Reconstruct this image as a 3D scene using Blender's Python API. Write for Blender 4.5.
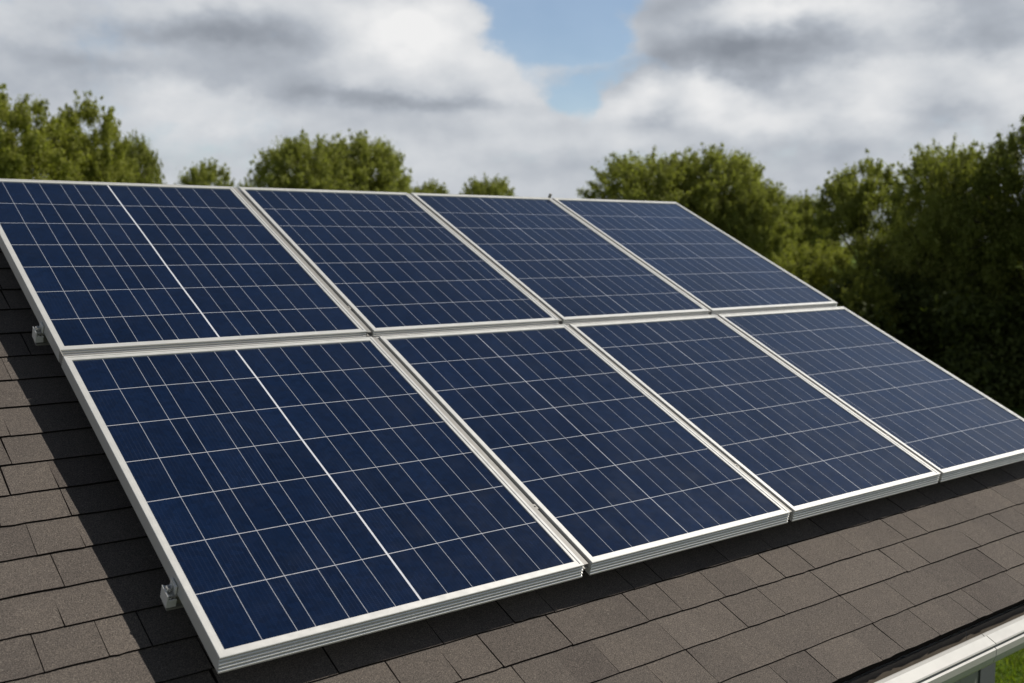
import bpy, math, random
import numpy as np
from mathutils import Vector, Matrix
random.seed(7)
R = math.radians
for o in list(bpy.data.objects):
    bpy.data.objects.remove(o)
sc = bpy.context.scene
col = sc.collection

# ------------------------------------------------------------------ camera
ZC = 4.30                                   # eye height above the lawn
CAM = Vector((-2.376957, -5.539206, ZC))
cd = bpy.data.cameras.new('camera')
cam = bpy.data.objects.new('camera', cd)
col.objects.link(cam)
cam.location = CAM
cam.rotation_euler = (R(90 - 5.481), 0, R(-37.9215))
cd.sensor_width = 36.0
cd.lens = 36.0 * 1034.12 / 1024.0
cd.clip_start = 0.05
cd.clip_end = 3000
cd.dof.use_dof = True
cd.dof.focus_distance = 3.7
cd.dof.aperture_fstop = 3.0
sc.camera = cam
sc.view_settings.view_transform = 'Standard'
sc.view_settings.look = 'None'
sc.view_settings.exposure = 0.0
sc.view_settings.gamma = 1.0
sc.view_settings.use_curve_mapping = False

# ------------------------------------------------------------------ sun
SUN = Vector((0.735, -0.2905, 0.970)).normalized()
SUN_EL = math.asin(SUN.z)
SUN_AZ = math.atan2(SUN.x, SUN.y)
sl = bpy.data.lights.new('sun', 'SUN')
sl.energy = 4.9
sl.angle = R(0.6)
sl.color = (1.0, 0.95, 0.87)
so = bpy.data.objects.new('sun', sl)
so.rotation_euler = SUN.to_track_quat('Z', 'Y').to_euler()
so.location = (10, -5, 20)
col.objects.link(so)

# ------------------------------------------------------------------ world: Nishita sky with broken cumulus
world = bpy.data.worlds.new('World')
sc.world = world
world.use_nodes = True
try:
    world.cycles.sampling_method = 'MANUAL'
    world.cycles.sample_map_resolution = 1024
except Exception:
    pass
wt = world.node_tree
wt.nodes.clear()
class NT:
    """tiny helper that writes arithmetic as shader nodes"""
    def __init__(s, tree): s.t = tree
    def n(s, typ, **kw):
        nd = s.t.nodes.new(typ)
        for k, v in kw.items(): setattr(nd, k, v)
        return nd
    def put(s, sock, v):
        if isinstance(v, bpy.types.NodeSocket): s.t.links.new(v, sock)
        elif v is not None: sock.default_value = v
    def m(s, op, a, b=None, c=None, clamp=False):
        nd = s.n('ShaderNodeMath', operation=op); nd.use_clamp = clamp
        s.put(nd.inputs[0], a); s.put(nd.inputs[1], b); s.put(nd.inputs[2], c)
        return nd.outputs[0]
    def vm(s, op, a, b=None):
        nd = s.n('ShaderNodeVectorMath', operation=op)
        s.put(nd.inputs[0], a); s.put(nd.inputs[1], b)
        return nd.outputs[0]
    def ss(s, x, lo, hi, t0=0.0, t1=1.0):
        nd = s.n('ShaderNodeMapRange', interpolation_type='SMOOTHSTEP')
        s.put(nd.inputs[0], x)
        for i, v in zip((1, 2, 3, 4), (lo, hi, t0, t1)): s.put(nd.inputs[i], v)
        return nd.outputs[0]
    def noise(s, vec, scale, detail=4, rough=0.5, dist=0.0, color=False):
        nd = s.n('ShaderNodeTexNoise')
        s.put(nd.inputs['Vector'], vec)
        nd.inputs['Scale'].default_value = scale
        nd.inputs['Detail'].default_value = detail
        nd.inputs['Roughness'].default_value = rough
        nd.inputs['Distortion'].default_value = dist
        return nd.outputs['Color'] if color else nd.outputs['Fac']
    def mix(s, f, a, b, blend='MIX'):
        nd = s.n('ShaderNodeMix', data_type='RGBA', blend_type=blend)
        s.put(nd.inputs[0], f); s.put(nd.inputs[6], a); s.put(nd.inputs[7], b)
        return nd.outputs[2]
    def ramp(s, x, stops, interp='LINEAR'):
        nd = s.n('ShaderNodeValToRGB')
        nd.color_ramp.interpolation = interp
        el = nd.color_ramp.elements
        while len(el) < len(stops): el.new(0.5)
        for e, (p, c) in zip(el, stops):
            e.position = p; e.color = (*c, 1)
        s.put(nd.inputs[0], x)
        return nd.outputs[0]

W = NT(wt)
tc = W.n('ShaderNodeTexCoord')
sepd = W.n('ShaderNodeSeparateXYZ')
W.put(sepd.inputs[0], tc.outputs['Generated'])
dx, dy, dz = sepd.outputs
# compass angle (degrees / 10) and elevation (degrees / 10) of the looked-at bit of sky
az = W.m('MULTIPLY', W.m('ARCTAN2', dx, dy), 18 / math.pi)
el = W.m('MULTIPLY', W.m('ARCSINE', dz), 18 / math.pi)
cmb = W.n('ShaderNodeCombineXYZ')
W.put(cmb.inputs[0], az); W.put(cmb.inputs[1], W.m('MULTIPLY', el, 1.5)); W.put(cmb.inputs[2], 0.37)
base = cmb.outputs[0]
warp = W.vm('SUBTRACT', W.noise(base, 1.1, 5, 0.6, color=True), (0.5, 0.5, 0.5))
wsep = W.n('ShaderNodeSeparateXYZ'); W.put(wsep.inputs[0], warp)
waz = W.m('MULTIPLY_ADD', wsep.outputs[0], 0.9, az)
wel = W.m('MULTIPLY_ADD', wsep.outputs[1], 0.55, el)
def AE(x, y):
    """a bit of sky named by where it stands, as compass angle and elevation"""
    return (37.92 + math.degrees(math.atan((x - 512) / 1034.1))) / 10, math.degrees(math.atan((242 - y) / 1034.1 / math.hypot(1, (x - 512) / 1034.1))) / 10
def blob(x, y, rx, ry, amp):
    a0, e0 = AE(x, y)
    k = 1034.1 * math.pi / 180 * 10 / 1.0
    ax = W.m('MULTIPLY', W.m('SUBTRACT', waz, a0), k / rx)
    ey = W.m('MULTIPLY', W.m('SUBTRACT', wel, e0), k / ry)
    d2 = W.m('MULTIPLY_ADD', ax, ax, W.m('MULTIPLY', ey, ey))
    g = W.m('POWER', 2.71828, W.m('MULTIPLY', d2, -1.0))
    return W.m('MULTIPLY', g, amp)
def total(lst):
    acc = None
    for b in lst:
        g = blob(*b)
        acc = g if acc is None else W.m('ADD', acc, g)
    return acc
# where cloud is thin or absent (blue shows)
holes = total([(535, 8, 70, 40, 1.2), (570, 42, 60, 34, 0.95), (500, 70, 34, 26, 0.35), (640, 86, 26, 24, 0.9), (548, 96, 40, 22, 0.95), (600, 70, 40, 16, .4),
               (520, -50, 110, 50, .8), (60, -60, 180, 50, .3), (500, 165, 60, 12, .25), (170, 150, 60, 18, .18), (700, 170, 90, 12, .15)])
fills = total([(430, 55, 80, 62, 0.8), (562, 64, 44, 13, 0.50), (610, 108, 28, 24, 1.2), (800, 40, 190, 60, .6), (684, 44, 64, 54, 1.2), (680, 110, 30, 22, .4), (505, 112, 26, 26, .5)])
cn = W.noise(base, 0.9, 6, 0.55)
cn2 = W.noise(base, 3.6, 7, 0.62)
cover = W.m('ADD', W.m('MULTIPLY_ADD', cn, 0.9, W.m('MULTIPLY', cn2, 0.62)), W.m('SUBTRACT', fills, W.m('MULTIPLY', holes, 0.93)))
cover = W.m('ADD', cover, 0.09)
# cloud above the view is thinned so the panels reflect blue
cover = W.m('SUBTRACT', cover, W.ss(el, 1.55, 2.7, 0.0, 0.42))
mask = W.ss(cover, 0.24, 0.84, 0.14, 1.0)
# brightness of the cloud: sunlit heads and grey bases
bright = total([(420, 38, 72, 34, 0.62), (488, 92, 38, 34, .45), (340, 52, 60, 26, .22), (230, 8, 130, 13, .22), (40, 22, 60, 18, .25),
                (785, 24, 85, 17, .50), (880, 50, 60, 24, .30), (612, 108, 30, 22, .50), (690, 106, 44, 22, .55), (905, 82, 70, 18, .30),
                (865, 112, 60, 16, .35), (990, 104, 50, 26, .45), (560, 112, 36, 20, .35), (590, 150, 120, 16, .25), (215, 106, 60, 16, .28),
                (250, 128, 60, 12, .22), (562, 62, 44, 12, .3), (760, 125, 60, 14, .3)])
dark = total([(215, 42, 115, 15, .50), (110, 72, 110, 14, .36), (300, 60, 60, 12, .2), (350, 98, 90, 9, .42), (440, 105, 60, 8, .30), (283, 108, 30, 30, .2),
              (770, 66, 135, 17, .66), (715, 88, 60, 13, .42), (650, 44, 40, 34, .26), (965, 36, 34, 55, .40), (820, 122, 40, 8, .2), (930, 118, 30, 14, .25),
              (60, 84, 60, 18, .18), (790, 150, 90, 16, .16), (690, 6, 60, 10, .25), (900, 6, 100, 9, .14), (640, 130, 30, 12, .2)])
# heads lit from above and the right, undersides grey: compare the density with that a little sunward
up1 = W.vm('ADD', base, (0.08, 0.20, 0.0))
puff = W.m('MULTIPLY', W.m('SUBTRACT', W.noise(base, 1.3, 4, 0.45), W.noise(up1, 1.3, 4, 0.45)), 0.70)
up2 = W.vm('ADD', base, (0.04, 0.07, 0.0))
puff2 = W.m('MULTIPLY', W.m('SUBTRACT', W.noise(base, 5.0, 5, 0.55), W.noise(up2, 5.0, 5, 0.55)), 0.16)
tone = W.m('ADD', W.m('MULTIPLY_ADD', W.noise(base, 1.1, 5, 0.48, 0.3), 0.34, 0.345), W.m('SUBTRACT', W.m('MULTIPLY', bright, 0.74), W.m('MULTIPLY', dark, 0.62)))
tone = W.m('ADD', tone, W.m('ADD', puff, puff2))
ccol = W.ramp(tone, [(0.05, (2.9, 3.2, 3.7)), (0.40, (5.1, 5.5, 6.1)), (0.62, (7.2, 7.5, 7.9)), (0.95, (10.2, 10.2, 10.2))])
sky = W.n('ShaderNodeTexSky', sky_type='NISHITA')
sky.sun_disc = False
sky.sun_elevation = SUN_EL
sky.sun_rotation = SUN_AZ
sky.air_density = 1.0
sky.dust_density = 0.6
sky.ozone_density = 1.6
# cloud above the view is dimmed to keep the shaded roof dark
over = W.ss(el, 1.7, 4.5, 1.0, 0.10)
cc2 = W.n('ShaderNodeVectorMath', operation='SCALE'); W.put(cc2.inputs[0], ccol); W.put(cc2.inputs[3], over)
skyc = W.n('ShaderNodeVectorMath', operation='SCALE'); W.put(skyc.inputs[0], sky.outputs[0]); W.put(skyc.inputs[3], W.ss(el, 2.6, 6.0, 1.3, 0.25))  # blue sky high overhead dimmed too, for darker shade
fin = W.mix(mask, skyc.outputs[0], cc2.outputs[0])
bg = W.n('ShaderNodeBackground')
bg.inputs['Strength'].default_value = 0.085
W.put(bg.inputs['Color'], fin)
wo = W.n('ShaderNodeOutputWorld')
wt.links.new(bg.outputs[0], wo.inputs[0])

# ------------------------------------------------------------------ helpers
def tag(o, label=None, cat=None, group=None, kind=None):
    if label: o['label'] = label
    if cat: o['category'] = cat
    if group: o['group'] = group
    if kind: o['kind'] = kind
    return o
def empty(name, loc):
    o = bpy.data.objects.new(name, None)
    o.empty_display_size = 0.3
    col.objects.link(o)
    o.location = loc
    return o
def link_mesh(name, verts, faces, mats, parent=None, mi=None, smooth=False, attr=None):
    me = bpy.data.meshes.new(name)
    me.from_pydata([tuple(v) for v in verts], [], faces)
    if not isinstance(mats, (list, tuple)): mats = [mats]
    for m in mats: me.materials.append(m)
    if mi is not None: me.polygons.foreach_set('material_index', mi)
    if smooth: me.polygons.foreach_set('use_smooth', [True] * len(me.polygons))
    if attr is not None:                      # one grey value per face, for colour differences between pieces
        a = me.attributes.new('shade', 'FLOAT', 'FACE')
        a.data.foreach_set('value', attr)
    me.validate()
    me.update()
    o = bpy.data.objects.new(name, me)
    col.objects.link(o)
    if parent is not None: o.parent = parent
    return o
class MB:
    def __init__(s): s.v = []; s.f = []; s.m = []; s.a = []
    def add(s, vs, fs, mi=0, a=0.5):
        b = len(s.v)
        s.v += [Vector(v) for v in vs]
        s.f += [tuple(i + b for i in f) for f in fs]
        s.m += [mi] * len(fs); s.a += [a] * len(fs)
    def hexa(s, p, mi=0, a=0.5):              # p: bottom 4 (ccw from above), top 4
        s.add(p, [(3, 2, 1, 0), (4, 5, 6, 7), (0, 1, 5, 4), (1, 2, 6, 5), (2, 3, 7, 6), (3, 0, 4, 7)], mi, a)
    def box(s, f, u0, u1, v0, v1, h0, h1, mi=0, a=0.5):
        s.hexa([f(u0, v1, h0), f(u1, v1, h0), f(u1, v0, h0), f(u0, v0, h0), f(u0, v1, h1), f(u1, v1, h1), f(u1, v0, h1), f(u0, v0, h1)], mi, a)
    def tube(s, pts, rad, seg=8, mi=0, a=0.5):
        b = len(s.v)
        pts = [Vector(p) for p in pts]
        for i, p in enumerate(pts):
            d = (pts[min(i + 1, len(pts) - 1)] - pts[max(i - 1, 0)]).normalized()
            x = d.cross(Vector((0.31, 0.2, 0.93)))
            if x.length < 0.05: x = d.cross(Vector((1, 0, 0)))
            x.normalize(); y = d.cross(x)
            r = rad[i] if isinstance(rad, (list, tuple)) else rad
            for k in range(seg):
                t = 2 * math.pi * k / seg
                s.v.append(p + x * (r * math.cos(t)) + y * (r * math.sin(t)))
        fs = []
        for i in range(len(pts) - 1):
            for k in range(seg):
                k2 = (k + 1) % seg
                fs.append((b + i * seg + k, b + i * seg + k2, b + (i + 1) * seg + k2, b + (i + 1) * seg + k))
        fs.append(tuple(b + k for k in reversed(range(seg))))
        fs.append(tuple(b + (len(pts) - 1) * seg + k for k in range(seg)))
        s.f += fs; s.m += [mi] * len(fs); s.a += [a] * len(fs)
    def build(s, name, mats, parent=None, smooth=False, origin=None):
        vs = s.v
        if origin is not None: vs = [v - Vector(origin) for v in vs]
        return link_mesh(name, vs, s.f, mats, parent, s.m, smooth, s.a)

# roof-plane frame: u along the eave, v down the slope, h out of the roof; h = 0 is the face of the panels
EV = Vector((0, -0.900617, -0.434613)); NN = Vector((0, -0.434613, 0.900617)); O = Vector((0, 0, ZC + 0.310167))
def P(u, v, h=0.0): return O + Vector((u, 0, 0)) + EV * v + NN * h
HR = -0.17                                    # roof surface below the panel faces

# ------------------------------------------------------------------ materials
def new_mat(name):
    m = bpy.data.materials.new(name); m.use_nodes = True
    t = m.node_tree; t.nodes.clear()
    out = t.nodes.new('ShaderNodeOutputMaterial'); bs = t.nodes.new('ShaderNodeBsdfPrincipled')
    t.links.new(bs.outputs[0], out.inputs[0])
    return m, NT(t), bs, out
def bump(N, bs, h, strength, dist):
    b = N.n('ShaderNodeBump'); b.inputs['Strength'].default_value = strength; b.inputs['Distance'].default_value = dist
    N.put(b.inputs['Height'], h); N.put(bs.inputs['Normal'], b.outputs[0])

def mat_shingle():
    m, N, bs, out = new_mat('shingle_granules')
    t = N.n('ShaderNodeTexCoord').outputs['Object']
    at = N.n('ShaderNodeAttribute', attribute_name='shade').outputs['Fac']
    base = N.ramp(at, [(0.0, (0.066, 0.056, 0.050)), (0.35, (0.081, 0.070, 0.062)), (0.7, (0.093, 0.080, 0.070)), (1.0, (0.103, 0.089, 0.078))])
    g = N.noise(t, 300, 3, 0.7)
    grain = N.ramp(g, [(0.30, (0.30, 0.30, 0.30)), (0.5, (1, 1, 1)), (0.72, (2.3, 2.25, 2.15))])
    c = N.mix(1.0, base, grain, 'MULTIPLY')
    blot = N.noise(t, 4.5, 5, 0.65)
    c = N.mix(1.0, c, N.ramp(blot, [(0.3, (0.90, 0.90, 0.91)), (0.55, (1, 1, 1)), (0.75, (1.07, 1.06, 1.04))]), 'MULTIPLY')
    g2 = N.noise(t, 60, 3, 0.7)
    c = N.mix(1.0, c, N.ramp(g2, [(0.3, (0.92, 0.92, 0.92)), (0.7, (1.08, 1.07, 1.06))]), 'MULTIPLY')
    spk = N.n('ShaderNodeTexVoronoi'); N.put(spk.inputs['Vector'], t); spk.inputs['Scale'].default_value = 95
    sp = N.m('MULTIPLY', N.m('LESS_THAN', spk.outputs['Distance'], 0.22), N.m('GREATER_THAN', N.noise(t, 33, 1), 0.60))
    c = N.mix(N.m('MULTIPLY', sp, 0.28), c, (0.26, 0.24, 0.21, 1))
    N.put(bs.inputs['Base Color'], c)
    bs.inputs['Roughness'].default_value = 0.95
    bs.inputs['Specular IOR Level'].default_value = 0.25
    bump(N, bs, N.m('ADD', g, N.m('MULTIPLY', g2, 0.8)), 0.7, 0.003)
    return m
def mat_plain(name, colr, rough=0.6, metal=0.0, var=0.12, scale=6.0, spec=0.5, bm=0.0, bscale=80):
    m, N, bs, out = new_mat(name)
    t = N.n('ShaderNodeTexCoord').outputs['Object']
    n1 = N.noise(t, scale, 5, 0.6)
    c = N.mix(n1, tuple(x * (1 - var) for x in colr) + (1,), tuple(min(1, x * (1 + var)) for x in colr) + (1,))
    N.put(bs.inputs['Base Color'], c)
    N.put(bs.inputs['Roughness'], N.m('MULTIPLY_ADD', N.noise(t, scale * 3, 4), 0.25, rough - 0.12))
    bs.inputs['Metallic'].default_value = metal
    bs.inputs['Specular IOR Level'].default_value = spec
    if bm: bump(N, bs, N.noise(t, bscale, 3), bm, 0.002)
    return m
def mat_cell():
    m, N, bs, out = new_mat('blue_cells_under_glass')
    t = N.n('ShaderNodeTexCoord').outputs['Object']
    at = N.n('ShaderNodeAttribute', attribute_name='shade').outputs['Fac']
    base = N.ramp(at, [(0.0, (0.0026, 0.0082, 0.0255)), (0.5, (0.0031, 0.0095, 0.0300)), (1.0, (0.0036, 0.0110, 0.0345))])
    vo = N.n('ShaderNodeTexVoronoi'); N.put(vo.inputs['Vector'], t); vo.inputs['Scale'].default_value = 55
    sv = N.n('ShaderNodeSeparateColor'); N.put(sv.inputs[0], vo.outputs['Color'])
    c = N.mix(1.0, base, N.ramp(sv.outputs[0], [(0, (0.86, 0.86, 0.86)), (1, (1.16, 1.16, 1.16))]), 'MULTIPLY')
    cl = N.noise(t, 2.2, 4, 0.6)
    c = N.mix(1.0, c, N.ramp(cl, [(0.3, (0.88, 0.9, 0.92)), (0.7, (1.12, 1.1, 1.08))]), 'MULTIPLY')
    # thin collector fingers printed on the cells
    sp = N.n('ShaderNodeSeparateXYZ'); N.put(sp.inputs[0], t)
    fr = N.m('FRACT', N.m('MULTIPLY', sp.outputs[0], 72.0))
    fin_ = N.m('LESS_THAN', fr, 0.16)
    fr2 = N.m('FRACT', N.m('MULTIPLY', sp.outputs[1], 120.0))
    fin2 = N.m('LESS_THAN', fr2, 0.2)
    f = N.m('ADD', N.m('MULTIPLY', fin_, 0.020), N.m('MULTIPLY', fin2, 0.012))
    f = N.m('MULTIPLY', f, N.ss(N.noise(t, 3.0, 3), 0.35, 0.65, 0.25, 1.0))
    c = N.mix(f, c, (0.30, 0.34, 0.42, 1))
    # thin dust film
    du = N.ss(N.noise(t, 7, 6, 0.7), 0.45, 0.8, 0.0, 0.007)
    c = N.mix(du, c, (0.30, 0.28, 0.24, 1))
    N.put(bs.inputs['Base Color'], c)
    N.put(bs.inputs['Roughness'], N.ss(N.noise(t, 5, 6, 0.7), 0.3, 0.75, 0.14, 0.24))
    bs.inputs['IOR'].default_value = 1.46
    bump(N, bs, N.noise(t, 3.0, 2), 0.05, 0.01)
    return m
def mat_line(name, v):
    m, N, bs, out = new_mat(name)
    t = N.n('ShaderNodeTexCoord').outputs['Object']
    N.put(bs.inputs['Base Color'], N.mix(N.noise(t, 60, 4), tuple(x * 0.8 for x in v) + (1,), tuple(x * 1.15 for x in v) + (1,)))
    bs.inputs['Roughness'].default_value = 0.25
    return m
M_SH = mat_shingle()
M_EDGE = mat_plain('shingle_edge', (0.012, 0.010, 0.009), 0.95, spec=0.1)
M_ALU = mat_plain('anodised_aluminium', (0.585, 0.58, 0.555), 0.42, 0.38, 0.05, 9.0)
M_ALU2 = mat_plain('dull_aluminium', (0.30, 0.29, 0.27), 0.5, 0.4, 0.15, 20.0)
M_CELL = mat_cell()
M_LINE = mat_line('printed_silver_line', (0.42, 0.43, 0.46))
M_LINEV = mat_line('fine_silver_line', (0.31, 0.32, 0.35))
M_LINEB = mat_line('broad_silver_line', (0.58, 0.59, 0.62))
M_BOLT = mat_plain('bolt_steel', (0.62, 0.61, 0.58), 0.26, 0.8, 0.2, 60)
M_CLAMP = mat_plain('cast_clamp_metal', (0.78, 0.77, 0.74), 0.42, 0.35, 0.06, 30)
M_GUT = mat_plain('white_gutter_paint', (0.43, 0.42, 0.39), 0.38, 0.0, 0.08, 7.0)
M_GUTIN = mat_plain('gutter_inside', (0.17, 0.14, 0.105), 0.8, 0.0, 0.3, 9.0)
M_WALL = mat_plain('grey_siding_paint', (0.21, 0.215, 0.19), 0.7, 0.0, 0.1, 4.0)
M_TRIM = mat_plain('darker_grey_trim_paint', (0.075, 0.082, 0.085), 0.7, 0.0, 0.1, 4.0)
M_BACK = mat_plain('panel_back_sheet', (0.5, 0.5, 0.5), 0.6)

# ------------------------------------------------------------------ ground
def build_ground():
    m, N, bs, out = new_mat('lawn')
    t = N.n('ShaderNodeTexCoord').outputs['Object']
    c = N.ramp(N.noise(t, 1.3, 8, 0.7), [(0.3, (0.045, 0.085, 0.012)), (0.5, (0.085, 0.14, 0.016)), (0.7, (0.13, 0.17, 0.028))])
    c = N.mix(1.0, c, N.ramp(N.noise(t, 22, 5, 0.8), [(0.3, (0.45, 0.5, 0.4)), (0.7, (1.5, 1.45, 1.4))]), 'MULTIPLY')
    N.put(bs.inputs['Base Color'], c); bs.inputs['Roughness'].default_value = 0.95
    bs.inputs['Specular IOR Level'].default_value = 0.15
    bump(N, bs, N.noise(t, 30, 4, 0.8), 1.0, 0.05)
    n = 40; S = 900.0
    vs = []; fs = []
    for j in range(n + 1):
        for i in range(n + 1):
            a = (i / n * 2 - 1); b = (j / n * 2 - 1)
            x = S * a * abs(a) ** 1.6; y = S * b * abs(b) ** 1.6
            r = math.hypot(x, y)
            vs.append((x, y, 0.0 if r < 60 else min(1.5, (r - 60) * 0.004) * math.sin(x * 0.013 + 1) * math.cos(y * 0.011)))
    for j in range(n):
        for i in range(n):
            k = j * (n + 1) + i
            fs.append((k, k + 1, k + n + 2, k + n + 1))
    tag(link_mesh('ground', vs, fs, m, smooth=True), kind='structure')
build_ground()

# ------------------------------------------------------------------ house
UL, UR = -6.2, 3.72                           # left and right rake of the roof
VE, VR = 3.925, -0.20                         # eave and ridge
house = empty('house', (-1.2, 0.2, 0))
tag(house, 'house with grey brown shingle roof, white gutter and grey wall under the solar array', 'house')
HO = house.location
def kid(mb, name, mats, parent=house, smooth=False):
    o = mb.build(name, mats, None, smooth, origin=HO)
    o.parent = parent if parent is not house else house
    return o
ridge = P(0, VR, HR)
YR, ZR = ridge.y, ridge.z
eave = P(0, VE, HR)
YE, ZE = eave.y, eave.z
YB = 2 * YR - YE
# shingles: measured joints per course (course top, list of joints), the rest random
courses = [3.925, 3.768, 3.606, 3.450, 3.296, 3.156, 3.022, 2.872, 2.713, 2.556, 2.398, 2.247, 2.086, 1.922, 1.745, 1.562, 1.392, 1.213, 1.016, 0.841, 0.640]
while courses[-1] > VR + 0.15: courses.append(courses[-1] - 0.168)
courses.append(VR)
joints = {3.296: [-0.81, -0.62, -0.46, -0.17, 0.19, 0.36, 0.60, 0.79, 0.96, 1.15, 1.49, 1.84, 2.01, 2.37, 2.55, 2.84, 3.06, 3.36],
          3.450: [-0.62, -0.43, -0.09, 0.22, 0.56, 0.78, 1.12, 1.61, 1.79, 2.22, 2.57, 2.79, 3.10],
          3.606: [-0.32, 0.03, 0.23, 0.59, 1.13, 1.43, 1.96, 2.18, 2.39, 2.75, 3.2],
          3.768: [-0.1, 0.22, 0.49, 0.70, 0.98, 1.13, 1.38, 1.67, 1.79, 2.16, 2.5],
          2.247: [-1.94, -1.70, -1.49, -1.1], 2.086: [-1.95, -1.64, -1.49, -1.2], 2.398: [-1.9, -1.63, -1.49, -1.1], 2.556: [-1.86, -1.59, -1.2],
          2.713: [-1.9, -1.63, -1.2], 2.872: [-1.99, -1.72, -1.55, -1.43, -1.1], 1.922: [-1.85, -1.60, -1.25], 1.745: [-1.8, -1.57, -1.2],
          1.392: [-1.75, -1.49, -1.2], 3.022: [-1.82, -1.3]}
def roof_shingles(P_, lo, hi, crs, jts, name, seed):
    rnd = random.Random(seed)
    mb = MB()
    for ci in range(len(crs) - 1):
        v1, v0 = crs[ci], crs[ci + 1]
        js = [j for j in jts.get(v0, [])]
        if js:
            u = js[0]
            while u > lo: u -= rnd.uniform(0.16, 0.40); js.insert(0, u)
            u = js[-1]
            while u < hi: u += rnd.uniform(0.16, 0.40); js.append(u)
        else:
            u = lo - rnd.random() * 0.3; js = [u]
            while u < hi: u += rnd.choice((0.16, 0.22, 0.28, 0.33, 0.38)) + rnd.uniform(-.02, .02); js.append(u)
        base = 0.5
        for a, b in zip(js, js[1:]):
            a = max(a, lo); b = min(b, hi)
            if b - a < 0.02: continue
            sk = rnd.uniform(-0.004, 0.004)
            g = rnd.choice((0.0010, 0.0018, 0.0022, 0.0026))
            th = rnd.uniform(0.0085, 0.0105)
            sh = min(1, max(0, rnd.gauss(0.52, 0.19)))
            split = b - a > 0.25 and rnd.random() < 0.4
            n = 4
            cut = rnd.uniform(0.35, 0.65)
            ts = [0, cut * .5, cut, (1 + cut) / 2, 1]
            us = [a + g + (b - a - 2 * g) * t for t in ts]
            jit = [rnd.uniform(-0.0022, 0.0022) for _ in us]
            top = []; low = []; bot = []
            for k, uu in enumerate(us):
                s_ = sk * (1 if k in (0, n) else 0)
                top.append(P_(uu + s_, v0 - 0.012, HR + 0.0015))
                low.append(P_(uu, v1 + jit[k], HR + th))
                bot.append(P_(uu, v1 + jit[k] - 0.001, HR - 0.001))
            vs = top + low + bot
            n1 = n + 1
            for k in range(n):
                s2 = sh if not (split and k >= 2) else min(1, max(0, sh + (-0.22 if sh > .4 else .22)))
                mb.add([top[k], top[k + 1], low[k + 1], low[k]], [(3, 2, 1, 0)], 0, s2)
                mb.add([low[k], low[k + 1], bot[k + 1], bot[k]], [(3, 2, 1, 0)], 1, 0)
            lt = P_(us[0], v0 - 0.012, HR - 0.001); rt = P_(us[-1], v0 - 0.012, HR - 0.001)
            mb.add([top[0], low[0], bot[0], lt], [(3, 2, 1, 0)], 1, 0)
            mb.add([top[-1], low[-1], bot[-1], rt], [(0, 1, 2, 3)], 1, 0)
    # dark underlayer and deck
    mb.box(P_, lo, hi, crs[-1], crs[0] - 0.004, HR - 0.030, HR - 0.0015, 1)
    return mb
mb = roof_shingles(P, UL, UR, courses, joints, 'roof', 3)
# back slope, mirrored in the ridge
def PB(u, v, h=0.0):
    p = P(u, v, h); return Vector((p.x, 2 * YR - p.y, p.z))
mb2 = MB()
mb2.box(PB, UL, UR, VR + 0.002, VE, HR - 0.03, HR + 0.002, 0, .5)
roof = kid(mb, 'roof', [M_SH, M_EDGE])
kid(mb2, 'back_roof', [M_SH, M_EDGE])
rc = MB()
u = UL; k = 0
while u < UR - 0.1:
    e = min(u + 0.22, UR)
    dz = 0.002 * (k % 2)
    for F in (P, PB): rc.box(F, u + .001, e - .001, VR - 0.004, VR + 0.10, HR + 0.008 + dz, HR + 0.014 + dz, 0, random.random())
    u = e; k += 1
kid(rc, 'ridge_cap', [M_SH, M_EDGE], roof)
# walls
YW = YE + 0.74                                 # front wall, set back under the eave
XW1 = 3.27; XW0 = UL + 0.45
YW2 = 2 * YR - YW
zt = ZE - 0.10
w = MB()
def plainbox(mb, x0, x1, y0, y1, z0, z1, mi=0, a=.5):
    mb.hexa([(x0, y0, z0), (x1, y0, z0), (x1, y1, z0), (x0, y1, z0), (x0, y0, z1), (x1, y0, z1), (x1, y1, z1), (x0, y1, z1)], mi, a)
# board siding: vertical boards
x = XW0
while x < XW1 - 0.13:
    e = min(x + 0.30, XW1 - 0.12)
    plainbox(w, x + .0015, e - .0015, YW, YW + 0.03, 0.0, zt)
    x = e
plainbox(w, XW0, XW1, YW + 0.02, YW2, 0.0, zt - 0.01)
# gable ends
for xg in (XW0 + 0.001, XW1 - 0.12):
    zr = ZR - 0.06
    yy0, yy1 = YW + .03, YW2 - .03
    z2 = zt - .012
    w.add([(xg, yy0, z2), (xg, yy1, z2), (xg, YR, zr - .02), (xg + .119, yy0, z2), (xg + .119, yy1, z2), (xg + .119, YR, zr - .02)],
          [(0, 1, 2), (5, 4, 3), (0, 3, 4, 1), (1, 4, 5, 2), (2, 5, 3, 0)])
kid(w, 'wall', M_WALL)
cbd = MB()
plainbox(cbd, XW1 - 0.117, XW1 + 0.05, YW - 0.010, YW + 0.10, 0.0, zt)
kid(cbd, 'corner_board', M_TRIM)
# soffit and fascia
sf = MB()
plainbox(sf, UL + .02, UR - .02, YE + 0.048, YW - .001, ZE - 0.135, ZE - 0.12)
kid(sf, 'soffit', M_GUT)
fa = MB()
plainbox(fa, UL, UR, YE + 0.030, YE + 0.046, ZE - 0.15, ZE - 0.055)
kid(fa, 'fascia', M_GUTIN)
# rake boards
rk = MB()
for F in (P, PB):
    rk.box(F, UR - 0.025, UR + 0.0, VR + .02, VE - 0.05, HR - 0.17, HR - 0.032)
kid(rk, 'rake_board', M_GUT)
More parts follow.
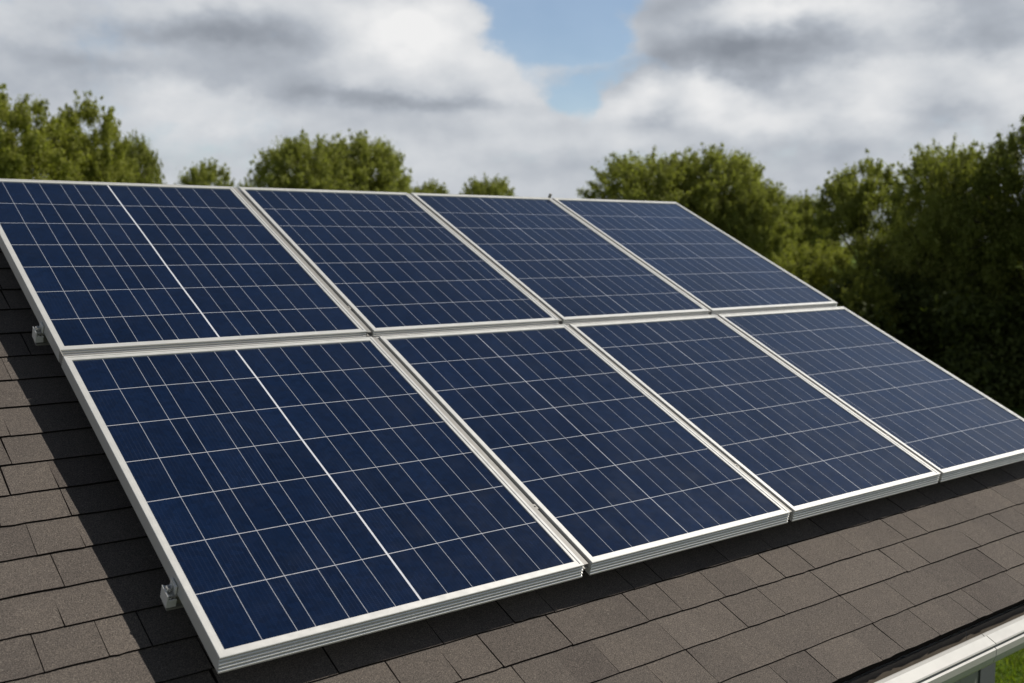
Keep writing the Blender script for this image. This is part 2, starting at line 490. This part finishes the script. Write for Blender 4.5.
# gutter: K-shaped trough, swept along the eave
GY, GZ = YE + 0.026, ZE - 0.034
def sweep(mb, prof, x0, x1, mi=0, closed=True):
    n = len(prof); b = len(mb.v)
    vs = [(x0, y, z) for y, z in prof] + [(x1, y, z) for y, z in prof]
    fs = [(i, (i + 1) % n, n + (i + 1) % n, n + i) for i in range(n)]
    fs += [tuple(reversed(range(n))), tuple(range(n, 2 * n))]
    mb.add(vs, fs, mi)
gut = empty('gutter', (0, 0, 0)); gut.parent = house
GS = 1.0
outer = [(-0.002, -0.006), (-0.004, -0.118), (-0.085, -0.122), (-0.112, -0.114), (-0.124, -0.100), (-0.134, -0.070), (-0.136, -0.042),
         (-0.128, -0.0365), (-0.118, -0.034), (-0.118, -0.029), (-0.130, -0.027), (-0.133, -0.023), (-0.130, -0.018), (-0.092, 0.001), (-0.087, -0.003), (-0.080, -0.003), (-0.076, 0.002), (-0.070, 0.001)]
inner = [(-0.070, -0.012), (-0.118, -0.044), (-0.112, -0.080), (-0.098, -0.104), (-0.084, -0.114), (-0.010, -0.110), (-0.008, -0.006)]
seamx = 1.62
g = MB()
for x0, x1 in ((UL, seamx - 0.0025), (seamx + 0.0025, UR)):
    prof = [(GY + y, GZ + z) for y, z in outer + inner]
    n0 = len(g.f)
    sweep(g, prof, x0, x1)
    for i in range(len(outer), len(prof)): g.m[n0 + i] = 1
go = kid(g, 'trough', [M_GUT, M_GUTIN], gut)
s_ = MB()
prof = [(GY + y, GZ + z) for y, z in [(-0.110, -0.1115), (-0.122, -0.098), (-0.132, -0.070), (-0.134, -0.044), (-0.126, -0.044), (-0.122, -0.068), (-0.112, -0.09), (-0.102, -0.106)]]
sweep(s_, prof, seamx - 0.02, seamx + 0.02)
kid(s_, 'seam', M_TRIM, gut)
gut.location = (0, 0, 0)

# ------------------------------------------------------------------ solar panels
E_U = {1: (-1.349, -0.036), 2: (0.0, 1.105), 3: (1.135, 2.264), 4: (2.290, 3.528)}
E_V = {1: (0.0, 1.635), 2: (1.677, 3.271)}
VL = {1: [-1.215, -1.121, -1.047, -0.949, -0.885, -0.798, ('b', -0.716), -0.621, -0.539, -0.452, -0.366, -0.272, -0.165],
      5: [-1.213, -1.105, -1.046, -0.937, -0.875, -0.779, ('b', -0.686), -0.588, -0.492, -0.398, -0.306, -0.209, -0.106],
      2: [0.095, 0.189, 0.288, 0.387, 0.491, 0.587, 0.69, 0.776, 0.865, 0.955, 1.03],
      6: [0.129, 0.223, 0.315, 0.418, ('m', 0.519), 0.615, 0.703, 0.804, 0.898, 0.999],
      3: [1.262, 1.364, 1.463, 1.557, ('m', 1.645), 1.738, 1.825, 1.917, 2.009, 2.101, 2.18],
      7: [1.268, 1.357, 1.453, 1.549, ('m', 1.652), 1.753, 1.845, 1.94, 2.039, 2.14],
      4: [2.40, 2.50, 2.60, 2.70, 2.79, ('m', 2.885), 2.99, 3.09, 3.19, 3.29, 3.39],
      8: [2.36, 2.462, 2.564, 2.66, 2.765, ('m', 2.872), 2.981, 3.088, 3.188, 3.289, 3.391]}
HL = {1: [0.284, 0.501, 0.724, 0.940, 1.162, 1.393], 2: [1.921, 2.141, 2.357, 2.573, 2.792, 3.013]}
TH = 0.050
def panel_frame(w_, d_, org):
    """frame swept round a rectangle; local x along the eave, y up the slope, z out; profile: (offset side, offset front, z)"""
    pr = []
    # outer face, bottom to top, ridged on the front and back, almost plain at the sides
    pr.append((0.0, -0.006, -TH))
    zs = -TH
    for k in range(4):                        # stepped ridges, each standing a little farther out than the one above
        z0 = -TH + 0.0020 + k * 0.0105
        o_ = 0.0004 * k; q_ = 0.0026 * k - 0.0060
        pr += [(o_ * .3, q_, z0 + 0.0004), (o_ * .3, q_, z0 + 0.0040), (o_ * .3 + 0.0002, q_ + 0.0026, z0 + 0.0058), (o_ * .3 + .0005, q_ + 0.0060, z0 + 0.0070), (o_ * .3 + .0005, q_ + 0.0060, z0 + 0.0100)]
    pr += [(0.0005, 0.0034, -0.0072), (0.0005, 0.0030, -0.0015), (0.0020, 0.0045, 0.0), (0.0120, 0.0120, 0.0), (0.0130, 0.0130, -0.0024), (0.0245, 0.0300, -0.0024), (0.0255, 0.0310, -0.0060),
           (0.0255, 0.0310, -0.012), (0.006, 0.008, -0.014), (0.006, 0.012, -TH + 0.003), (0.03, 0.03, -TH + 0.003), (0.03, 0.03, -TH)]
    n = len(pr); vs = []
    for cx, cy in ((0, 0), (1, 0), (1, 1), (0, 1)):
        for a, b, z in pr:
            vs.append((a if cx == 0 else w_ - a, b if cy == 0 else d_ - b, z))
    fs = []
    for c in range(4):
        c2 = (c + 1) % 4
        for i in range(n):
            i2 = (i + 1) % n
            fs.append((c * n + i, c2 * n + i, c2 * n + i2, c * n + i2))
    return vs, fs
ROT = Matrix(((1, 0, 0), (0, 0.900617, -0.434613), (0, 0.434613, 0.900617))).to_euler()
descr = {1: 'uppermost left solar panel with a bold white centre line, cut by the left photo edge',
         2: 'second solar panel from the left in the upper row, plain grid without bold line',
         3: 'third solar panel from the left in the upper row, beside the rightmost upper one',
         4: 'rightmost solar panel of the upper row, its far side in front of the trees',
         5: 'largest nearest solar panel, lower left, with a bold white centre line',
         6: 'second solar panel from the left in the lower row, right of the nearest one',
         7: 'third solar panel from the left in the lower row, above the sunlit shingles',
         8: 'rightmost solar panel of the lower row, cut by the right photo edge'}
rp = random.Random(11)
for k in range(1, 9):
    c = (k - 1) % 4 + 1; rw = 1 if k <= 4 else 2
    u0, u1 = E_U[c]; v0, v1 = E_V[rw]
    wd, dp = u1 - u0, v1 - v0
    root = empty('solar_panel', P(u0, v1, 0))
    root.rotation_euler = ROT
    tag(root, descr[k], 'solar panel', 'solar panels mounted in two rows on the roof')
    vs, fs = panel_frame(wd, dp, None)
    f = link_mesh('frame', vs, fs, M_ALU, root)
    # cell sheet with lines as real strips of the laminate
    vlines = []
    for e in VL[k]:
        if isinstance(e, tuple): vlines.append((e[1] - u0, 0.0036 if e[0] == 'b' else 0.0017, 2 if e[0] == 'b' else 1))
        else: vlines.append((e - u0, 0.0010, 3))
    hlines = [(v1 - v, 0.0014) for v in HL[rw]]
    xs = [(0.0235, None)]
    for x_, hw, mi_ in vlines: xs += [(x_ - hw, mi_), (x_ + hw, None)]
    xs.append((wd - 0.0235, None))
    ys = [(0.029, False)]
    for y_, hw in sorted(hlines): ys += [(y_ - hw, True), (y_ + hw, False)]
    ys.append((dp - 0.029, False))
    V_ = []; F_ = []; MI = []; A_ = []
    nx = len(xs)
    for j, (y_, _) in enumerate(ys):
        for i, (x_, _) in enumerate(xs):
            # printed lines are never dead straight
            wob = 0.0012 * math.sin(y_ * 7.3 + ((i + 1) // 2) * 1.7 + k) if 0 < i < nx - 1 else 0.0
            wob2 = 0.0010 * math.sin(x_ * 6.1 + ((j + 1) // 2) * 2.3 + k) if 0 < j < len(ys) - 1 else 0.0
            V_.append((x_ + wob, y_ + wob2, -0.0065))
    for j in range(len(ys) - 1):
        for i in range(nx - 1):
            b = j * nx + i
            F_.append((b, b + 1, b + nx + 1, b + nx))
            hx = xs[i][1]; hy = ys[j][1]
            MI.append(hx if hx == 2 else 1 if hy else (hx or 0))
            A_.append(min(1, max(0, rp.gauss(0.5, 0.25))))
    sheet = link_mesh('cell_sheet', V_, F_, [M_CELL, M_LINE, M_LINEB, M_LINEV], root, MI, False, A_)
    back = MB()
    plainbox(back, 0.007, wd - 0.007, 0.007, dp - 0.007, -0.0125, -0.0085)
    back.build('back_sheet', M_BACK, root)

# cover strips low in the joints between the panel columns
for n_, (c, txt) in enumerate(((1, 'aluminium joint strip in the leftmost gap between panel columns'), (2, 'aluminium joint strip in the middle gap between panel columns'),
                 (3, 'aluminium joint strip in the rightmost gap between panel columns'))):
    a, b = E_U[c][1] + 0.001, E_U[c + 1][0] - 0.001
    t_ = MB()
    for (v0, v1) in ((0.004, 1.632), (1.680, 3.262)):
        t_.box(P, a, b, v0, v1, -0.030, -0.026)
        t_.box(P, a, a + 0.004, v0, v1, -0.026, -0.0050)
        t_.box(P, a + 0.004, a + (b - a) * 0.68, v0, v1, -0.0080, -0.0052)
    if c == 3: t_.tube([P(a + .006, -0.004, -0.03), P(a + .007, -0.005, 0.010), P(a + .010, -0.004, 0.024)], 0.011, 8)
    o = t_.build('joint_strip', M_ALU2, origin=P(a, 3.26, -0.03))
    o.location = P(a, 3.26, -0.03)
    tag(o, txt, 'joint strip', 'joint strips between the panel columns')

t_ = MB()
for c in (1, 2, 3, 4):
    t_.box(P, E_U[c][0] + .002, E_U[c][1] - .002, 1.6365, 1.6755, -0.049, -0.045)  # added to stop sunlight leaking through the row gap
t_.box(P, -1.3488, -1.3448, 1.632, 1.6768, -0.0449, -0.0012)  # end plate added so the array's cast shadow has no notch
o = t_.build('joint_strip', M_ALU2, origin=P(0, 1.66, -0.049)); o.location = P(0, 1.66, -0.049)
tag(o, 'long aluminium strip added to block sunlight low in the gap between upper and lower panel rows', 'joint strip')

# mounting rails, with end clamps at the left and feet on the shingles
def rail(v, txt):
    root = empty('mounting_rail', P(-1.37, v, HR + 0.01))
    tag(root, txt, 'mounting rail', 'mounting rails under the panels')
    og = root.location
    def put(mb, nm, mt, par=root, sm=False):
        o = mb.build(nm, mt, None, sm, origin=og); o.parent = par; return o
    b = MB()
    b.box(P, -1.375, 3.52, v - 0.020, v + 0.020, -0.058, -0.0515)
    b.box(P, -1.375, 3.52, v - 0.020, v + 0.020, -0.105, -0.098)
    b.box(P, -1.375, 3.52, v - 0.006, v + 0.006, -0.098, -0.058)
    put(b, 'rail_bar', M_ALU2)
    for uf in (-1.2, -0.1, 1.0, 2.1, 3.2):
        f = MB()
        f.box(P, uf - .03, uf + .03, v - .06, v + .06, HR + .006, HR + .014)
        f.box(P, uf - .03, uf + .03, v + .021, v + .029, HR + .014, -0.06)
        put(f, 'foot', M_ALU2)
    # end clamp: an open channel with a cranked top lip, bolt and washer
    e = MB()
    ue = -1.3505; w2 = 0.026
    e.box(P, ue - 0.030, ue - 0.026, v - w2, v + w2, -0.088, -0.044)       # outer leg
    e.box(P, ue - 0.026, ue - 0.001, v - w2, v + w2, -0.088, -0.083)       # foot
    e.box(P, ue - 0.026, ue - 0.001, v + w2 - .004, v + w2 - .0002, -0.083, -0.062)
    e.box(P, ue - 0.006, ue - 0.001, v - w2, v + 0.016, -0.081, -0.022)       # inner leg against the frame
    e.box(P, ue - 0.026, ue - 0.006, v - w2 + .0005, v - w2 + .005, -0.083, -0.048)
    ec = put(e, 'end_clamp', M_CLAMP)
    bo = MB()
    bo.tube([P(ue - 0.018, v - .002, -0.080), P(ue - 0.018, v - .002, -0.034)], 0.0045, 10)
    bo.tube([P(ue - 0.018, v - .002, -0.044), P(ue - 0.018, v - .002, -0.034)], 0.0100, 6)
    bo.tube([P(ue - 0.018, v + .014, -0.062), P(ue - 0.018, v + .014, -0.050)], 0.0070, 8)
    put(bo, 'bolt', M_BOLT, ec)
    for c in (1, 2, 3):
        a, b_ = E_U[c][1], E_U[c + 1][0]
        mc = MB()
        mc.box(P, a + (b_ - a) * .45, b_ - 0.002, v - 0.014, v + 0.014, -0.024, -0.006)
        mc.tube([P(a * .3 + b_ * .7, v, -0.01), P(a * .3 + b_ * .7, v, -0.002)], 0.004, 6)
        put(mc, 'middle_clamp', M_ALU2)
rail(1.40, 'aluminium mounting rail whose end clamp sticks out beside the upper left panel')
rail(2.935, 'aluminium mounting rail whose end clamp sticks out beside the nearest lower left panel')

# ------------------------------------------------------------------ trees
def leaf_mat(name, dark, mid, light, trans=0.5):
    m, N, bs, out = new_mat(name)
    at = N.n('ShaderNodeAttribute', attribute_name='shade').outputs['Fac']
    c = N.ramp(at, [(0.0, dark), (0.5, mid), (1.0, light)])
    N.put(bs.inputs['Base Color'], c); bs.inputs['Roughness'].default_value = 0.65
    bs.inputs['Specular IOR Level'].default_value = 0.2
    tr = N.n('ShaderNodeBsdfTranslucent')
    N.put(tr.inputs[0], N.mix(1.0, c, (1.25, 1.35, 0.6, 1), 'MULTIPLY'))
    mx = N.n('ShaderNodeMixShader'); mx.inputs[0].default_value = trans
    N.t.links.new(bs.outputs[0], mx.inputs[1]); N.t.links.new(tr.outputs[0], mx.inputs[2])
    N.t.links.new(mx.outputs[0], out.inputs[0])
    return m
M_LEAF = [leaf_mat('leaves_green', (0.175, 0.187, 0.044), (0.250, 0.262, 0.070), (0.320, 0.330, 0.104)),
          leaf_mat('leaves_yellow_green', (0.180, 0.192, 0.036), (0.250, 0.260, 0.056), (0.325, 0.328, 0.085)),
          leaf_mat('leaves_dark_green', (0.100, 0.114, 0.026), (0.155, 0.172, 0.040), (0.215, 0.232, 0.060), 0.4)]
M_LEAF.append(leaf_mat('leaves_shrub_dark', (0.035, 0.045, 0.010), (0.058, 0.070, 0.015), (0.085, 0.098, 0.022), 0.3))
M_BARK = mat_plain('bark', (0.060, 0.050, 0.038), 0.9, 0, 0.3, 8, 0.2, 0.8, 30)
def leaves_mesh(name, cen, rads, nl, size, rng, mat, squash=0.8):
    """leaf-sized faces spread through clumps: cen (n,3), rads (n,)"""
    w_ = rads ** 2
    idx = rng.choice(len(cen), nl, p=w_ / w_.sum())
    d = rng.normal(size=(nl, 3)); d /= np.linalg.norm(d, axis=1)[:, None]
    rr = rads[idx] * np.minimum(np.abs(rng.normal(0.55, 0.42, nl)), 1.6)
    ctr = cen[idx] + d * rr[:, None] * np.array([1, 1, squash])
    nrm = d * 0.8 + rng.normal(size=(nl, 3)) * 0.6 + np.array([0, 0, 0.45])
    nrm /= np.linalg.norm(nrm, axis=1)[:, None]
    a = np.cross(nrm, rng.normal(size=(nl, 3))); a /= np.linalg.norm(a, axis=1)[:, None]
    b = np.cross(nrm, a)
    s = size * (0.6 + 0.9 * rng.random(nl))[:, None]
    v = np.stack([ctr - a * s, ctr - b * s * .55 + nrm * s * .12, ctr + a * s, ctr + b * s * .55 + nrm * s * .12], axis=1).reshape(-1, 3)
    me = bpy.data.meshes.new(name)
    me.vertices.add(nl * 4); me.vertices.foreach_set('co', v.astype(np.float32).ravel())
    me.loops.add(nl * 4); me.loops.foreach_set('vertex_index', np.arange(nl * 4, dtype=np.int32))
    me.polygons.add(nl); me.polygons.foreach_set('loop_start', np.arange(0, nl * 4, 4, dtype=np.int32))
    me.polygons.foreach_set('loop_total', np.full(nl, 4, dtype=np.int32))
    at = me.attributes.new('shade', 'FLOAT', 'FACE')
    cs = rng.normal(0.5, 0.16, len(cen))
    at.data.foreach_set('value', np.clip(cs[idx] + rng.normal(0, 0.17, nl), 0, 1).astype(np.float32))
    me.materials.append(mat)
    me.update(calc_edges=True)
    return me
def make_tree_meshes(seed, H, RW, nl, mat, leaf=0.10, trunk=0.28, ncl=120):
    """trunk with limbs and a crown of leaf clumps filling a lumpy outline; metres, height H, half width RW"""
    rng = np.random.default_rng(seed)
    tb = MB()
    z0 = H * trunk
    lean = rng.normal(0, 0.02 * H, 2)
    ax = [Vector((lean[0] * (i / 6) ** 1.5 + rng.normal(0, .04), lean[1] * (i / 6) ** 1.5 + rng.normal(0, .04), (H * 0.80) * i / 6)) for i in range(7)]
    rr = [0.024 * H * (1 - 0.85 * i / 6) + 0.02 for i in range(7)]
    rr[0] *= 1.35
    tb.tube(ax, rr, 9)
    def axis_at(z):
        t = min(max(z / (H * 0.80), 0), 0.999) * 6; i = int(t)
        return ax[i].lerp(ax[i + 1], t - i)
    nb = 13                                     # big lobes of the outline
    bd = rng.normal(size=(nb, 3)); bd /= np.linalg.norm(bd, axis=1)[:, None]; bd[:, 2] *= 0.8
    ba = rng.uniform(-0.16, 0.20, nb)
    cz = (z0 + H * 0.97) / 2; rz = (H * 0.97 - z0) / 2
    cen = []; rad = []
    for i in range(ncl):
        d = rng.normal(size=3); d /= np.linalg.norm(d)
        if d[2] < -0.55: d[2] *= -0.6
        f = 1.0 + sum(a * math.exp(-((1 - d @ b) / 0.16)) for a, b in zip(ba, bd))
        r = (rng.random() ** 0.42) * f * 0.88
        q = np.abs(d) ** 1.0
        c = np.array([lean[0] * .8 + d[0] * r * RW, lean[1] * .8 + d[1] * r * RW, cz + d[2] * r * rz])
        cen.append(c); rad.append(RW * rng.uniform(0.14, 0.25) * (1.15 if r < .6 else 0.9))
    # twigs reaching out of the outline, each a short row of shrinking leaf clumps
    for i in range(int(ncl * 1.6)):
        d = rng.normal(size=3); d /= np.linalg.norm(d); d[2] = abs(d[2]) * (1 if rng.random() < .8 else -.5)
        f = 1.0 + sum(a * math.exp(-((1 - d @ b) / 0.16)) for a, b in zip(ba, bd))
        dd = d + rng.normal(0, .30, 3) + np.array([0, 0, .05]); dd /= np.linalg.norm(dd)
        p0 = np.array([lean[0] * .8 + d[0] * .84 * f * RW, lean[1] * .8 + d[1] * .84 * f * RW, cz + d[2] * .84 * f * rz])
        L = rng.uniform(.10, .24) * RW; b0 = rng.uniform(.07, .12) * RW
        for q in range(3):
            cen.append(p0 + dd * L * q / 2); rad.append(b0 * (1 - .28 * q))
        if i % 2 == 0:
            tb.tube([Vector(p0 * .8 + np.array([0, 0, cz]) * .2), Vector(p0 + dd * L)], [0.003 * H, 0.001 * H], 4)
    for i in range(0, ncl, 4):
        e = Vector(cen[i]); s_ = axis_at(max(z0 * .7, e.z * 0.62))
        mid = s_.lerp(e, 0.5) + Vector((0, 0, -0.02 * H))
        tb.tube([s_, mid, e], [0.008 * H, 0.005 * H, 0.0015 * H], 5)
    cen = np.array(cen); rad = np.array(rad)
    cm = leaves_mesh('crown', cen, rad, nl, leaf, rng, mat)
    tmp = tb.build('trunk', M_BARK, None, True)
    tm = tmp.data
    bpy.data.objects.remove(tmp)
    return cm, tm
def ray(px, D):
    """ground point at distance D in the compass direction seen at that column"""
    a = R(37.9215) + math.atan((px - 512) / 1034.1)
    k = D / math.cos(math.atan((px - 512) / 1034.1))
    return Vector((CAM.x + math.sin(a) * k, CAM.y + math.cos(a) * k, 0))
protos = {}
def proto(kind):
    if kind not in protos:
        d = {'a': (21, 10, 3.4, 92000, M_LEAF[1], .056, .24, 85), 'b': (22, 10, 4.0, 145000, M_LEAF[0], .058, .20, 150), 'c': (34, 10, 3.2, 62000, M_LEAF[0], .06, .28, 70),
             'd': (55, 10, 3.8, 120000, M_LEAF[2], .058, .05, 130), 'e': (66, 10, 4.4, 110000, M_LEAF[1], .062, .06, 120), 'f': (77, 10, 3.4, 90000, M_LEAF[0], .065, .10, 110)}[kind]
        protos[kind] = make_tree_meshes(*d)
    return protos[kind]
def tree(kind, px, D, top_y, half_px, rz, label, group='trees beyond the house', name='tree'):
    cm, tm = proto(kind)
    H = ZC + (242 - top_y) / 1034.1 * D
    rw = {'a': 3.4, 'b': 4.0, 'c': 3.2, 'd': 3.8, 'e': 4.4, 'f': 3.4}[kind] * 1.12
    wid = half_px / 1034.1 * D / rw
    root = empty(name, ray(px, D))
    root.rotation_euler = (0, 0, rz)
    root.scale = (wid, wid, H / 10.0)
    tag(root, label, 'tree', group)
    for nm, me in (('crown', cm), ('trunk', tm)):
        o = bpy.data.objects.new(nm, me); col.objects.link(o); o.parent = root
TREES = [
 ('a', 22, 36, 78, 74, 0.3, 'tall yellow green tree at the left edge of the photo, highest of the left clump'),
 ('a', 98, 39, 88, 52, 2.1, 'slim yellow green tree just right of the tall one in the left clump'),
 ('b', 140, 43, 128, 32, 4.0, 'low right-hand tree ending the left clump, above the first panel'),
 ('f', 210, 66, 156, 40, 1.0, 'small distant tree alone in the gap right of the left clump'),
 ('f', 250, 70, 176, 18, 2.0, 'very low distant tree tucked against the left foot of the rounded middle tree'),
 ('b', 308, 50, 129, 66, 0.8, 'large rounded green tree above the second panel, left one of the pair'),
 ('b', 362, 52, 128, 62, 3.3, 'rounded green tree above the second panel, right one of the pair'),
 ('f', 430, 78, 177, 34, 0.5, 'lowest distant tree just over the panel edge right of the rounded pair'),
 ('b', 489, 76, 172, 38, 5.0, 'small dome-shaped distant tree standing alone above the third panel'),
 ('b', 645, 46, 146, 74, 1.6, 'broad dark green tree above the rightmost upper panel, its left half'),
 ('b', 712, 46, 141, 70, 2.9, 'broad green tree rising behind the right corner of the upper row'),
 ('b', 758, 44, 176, 44, 4.4, 'green tree stepping down right of the broad pair'),
 ('b', 802, 47, 188, 38, 0.9, 'low tree in the dip of the skyline before the taller right-hand trees'),
 ('c', 862, 36, 148, 54, 3.7, 'open-crowned round tree between the skyline dip and the right-hand wood'),
 ('b', 942, 32, 134, 62, 1.3, 'tall green tree near the right, just left of the tallest'),
 ('d', 1034, 30, 108, 86, 2.2, 'tall dark tree at the right edge of the photo, tallest on the right'),
 ('e', 812, 33, 236, 62, 1.9, 'low bright yellow green tree in front of the wood beside the upper panel corner'),
 ('e', 858, 31, 262, 40, 4.9, 'lowest bright yellow green tree beside the panels, right of the bigger bright one'),
 ('d', 905, 34, 215, 60, 0.2, 'dark leafy tree in shade behind the bright low trees'),
 ('d', 975, 31, 232, 58, 3.0, 'dark bushy tree in shade under the tall right-hand trees'),
 ('d', 760, 50, 215, 55, 5.5, 'dark tree low behind the broad pair, beside the edge of the upper panel'),
 ('d', 1155, 27.5, 60, 132, 4.1, 'dark tree added to shade the undergrowth, only its left fringe inside the right photo edge'),  # added beside the view to throw shade on the bushes
 ('d', 1062, 33, 225, 60, 0.7, 'dark bushy tree at the far right, cut by the photo edge'),
]
for t_ in TREES: tree(*t_)
# hedge of undergrowth closing the foot of the wood
def undergrowth():
    rng = np.random.default_rng(5)
    cen = []; rad = []
    for i in range(220):
        px = rng.uniform(640, 1200); D = rng.uniform(30, 38)
        p = ray(px, D); cen.append((p.x, p.y, rng.uniform(0.3, 3.0))); rad.append(rng.uniform(.5, 1.1))
    for i in range(90):
        px = rng.uniform(955, 1180); D = rng.uniform(26.3, 29); p = ray(px, D); cen.append((p.x, p.y, rng.uniform(0.3, 2.6) * (1 if D > 27.5 else .45))); rad.append(rng.uniform(.4, .8))
    org = ray(900, 36)
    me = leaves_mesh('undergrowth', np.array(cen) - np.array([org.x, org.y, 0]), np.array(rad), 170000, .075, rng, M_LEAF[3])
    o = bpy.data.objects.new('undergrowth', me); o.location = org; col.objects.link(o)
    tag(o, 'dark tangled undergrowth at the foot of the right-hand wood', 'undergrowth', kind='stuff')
undergrowth()
# grass blades where the lawn is seen close by, past the corner of the house
def lawn_grass():
    rng = np.random.default_rng(8)
    n = 70000
    x = rng.uniform(3.4, 11.0, n); y = rng.uniform(-3.2, 2.5, n)
    h = rng.uniform(.03, .09, n)
    d = rng.normal(size=(n, 2)); d /= np.linalg.norm(d, axis=1)[:, None]
    w_ = rng.uniform(.004, .009, n)
    lean = rng.normal(0, .03, (n, 2))
    v = np.zeros((n, 3, 3))
    v[:, 0, 0] = x - d[:, 0] * w_; v[:, 0, 1] = y - d[:, 1] * w_
    v[:, 1, 0] = x + d[:, 0] * w_; v[:, 1, 1] = y + d[:, 1] * w_
    v[:, 2, 0] = x + lean[:, 0]; v[:, 2, 1] = y + lean[:, 1]; v[:, 2, 2] = h
    v -= np.array([7.0, 0, 0])
    me = bpy.data.meshes.new('grass')
    me.vertices.add(n * 3); me.vertices.foreach_set('co', v.astype(np.float32).ravel())
    me.loops.add(n * 3); me.loops.foreach_set('vertex_index', np.arange(n * 3, dtype=np.int32))
    me.polygons.add(n); me.polygons.foreach_set('loop_start', np.arange(0, n * 3, 3, dtype=np.int32)); me.polygons.foreach_set('loop_total', np.full(n, 3, dtype=np.int32))
    at = me.attributes.new('shade', 'FLOAT', 'FACE'); at.data.foreach_set('value', rng.random(n).astype(np.float32))
    me.materials.append(leaf_mat('grass_blades', (0.07, 0.11, .01), (0.12, 0.17, .015), (0.20, 0.22, .03)))
    me.update(calc_edges=True)
    o = bpy.data.objects.new('grass', me); o.location = (7.0, 0, 0.0); col.objects.link(o)
    tag(o, 'short bright green grass of the lawn below the gutter', 'grass', kind='stuff')
lawn_grass()
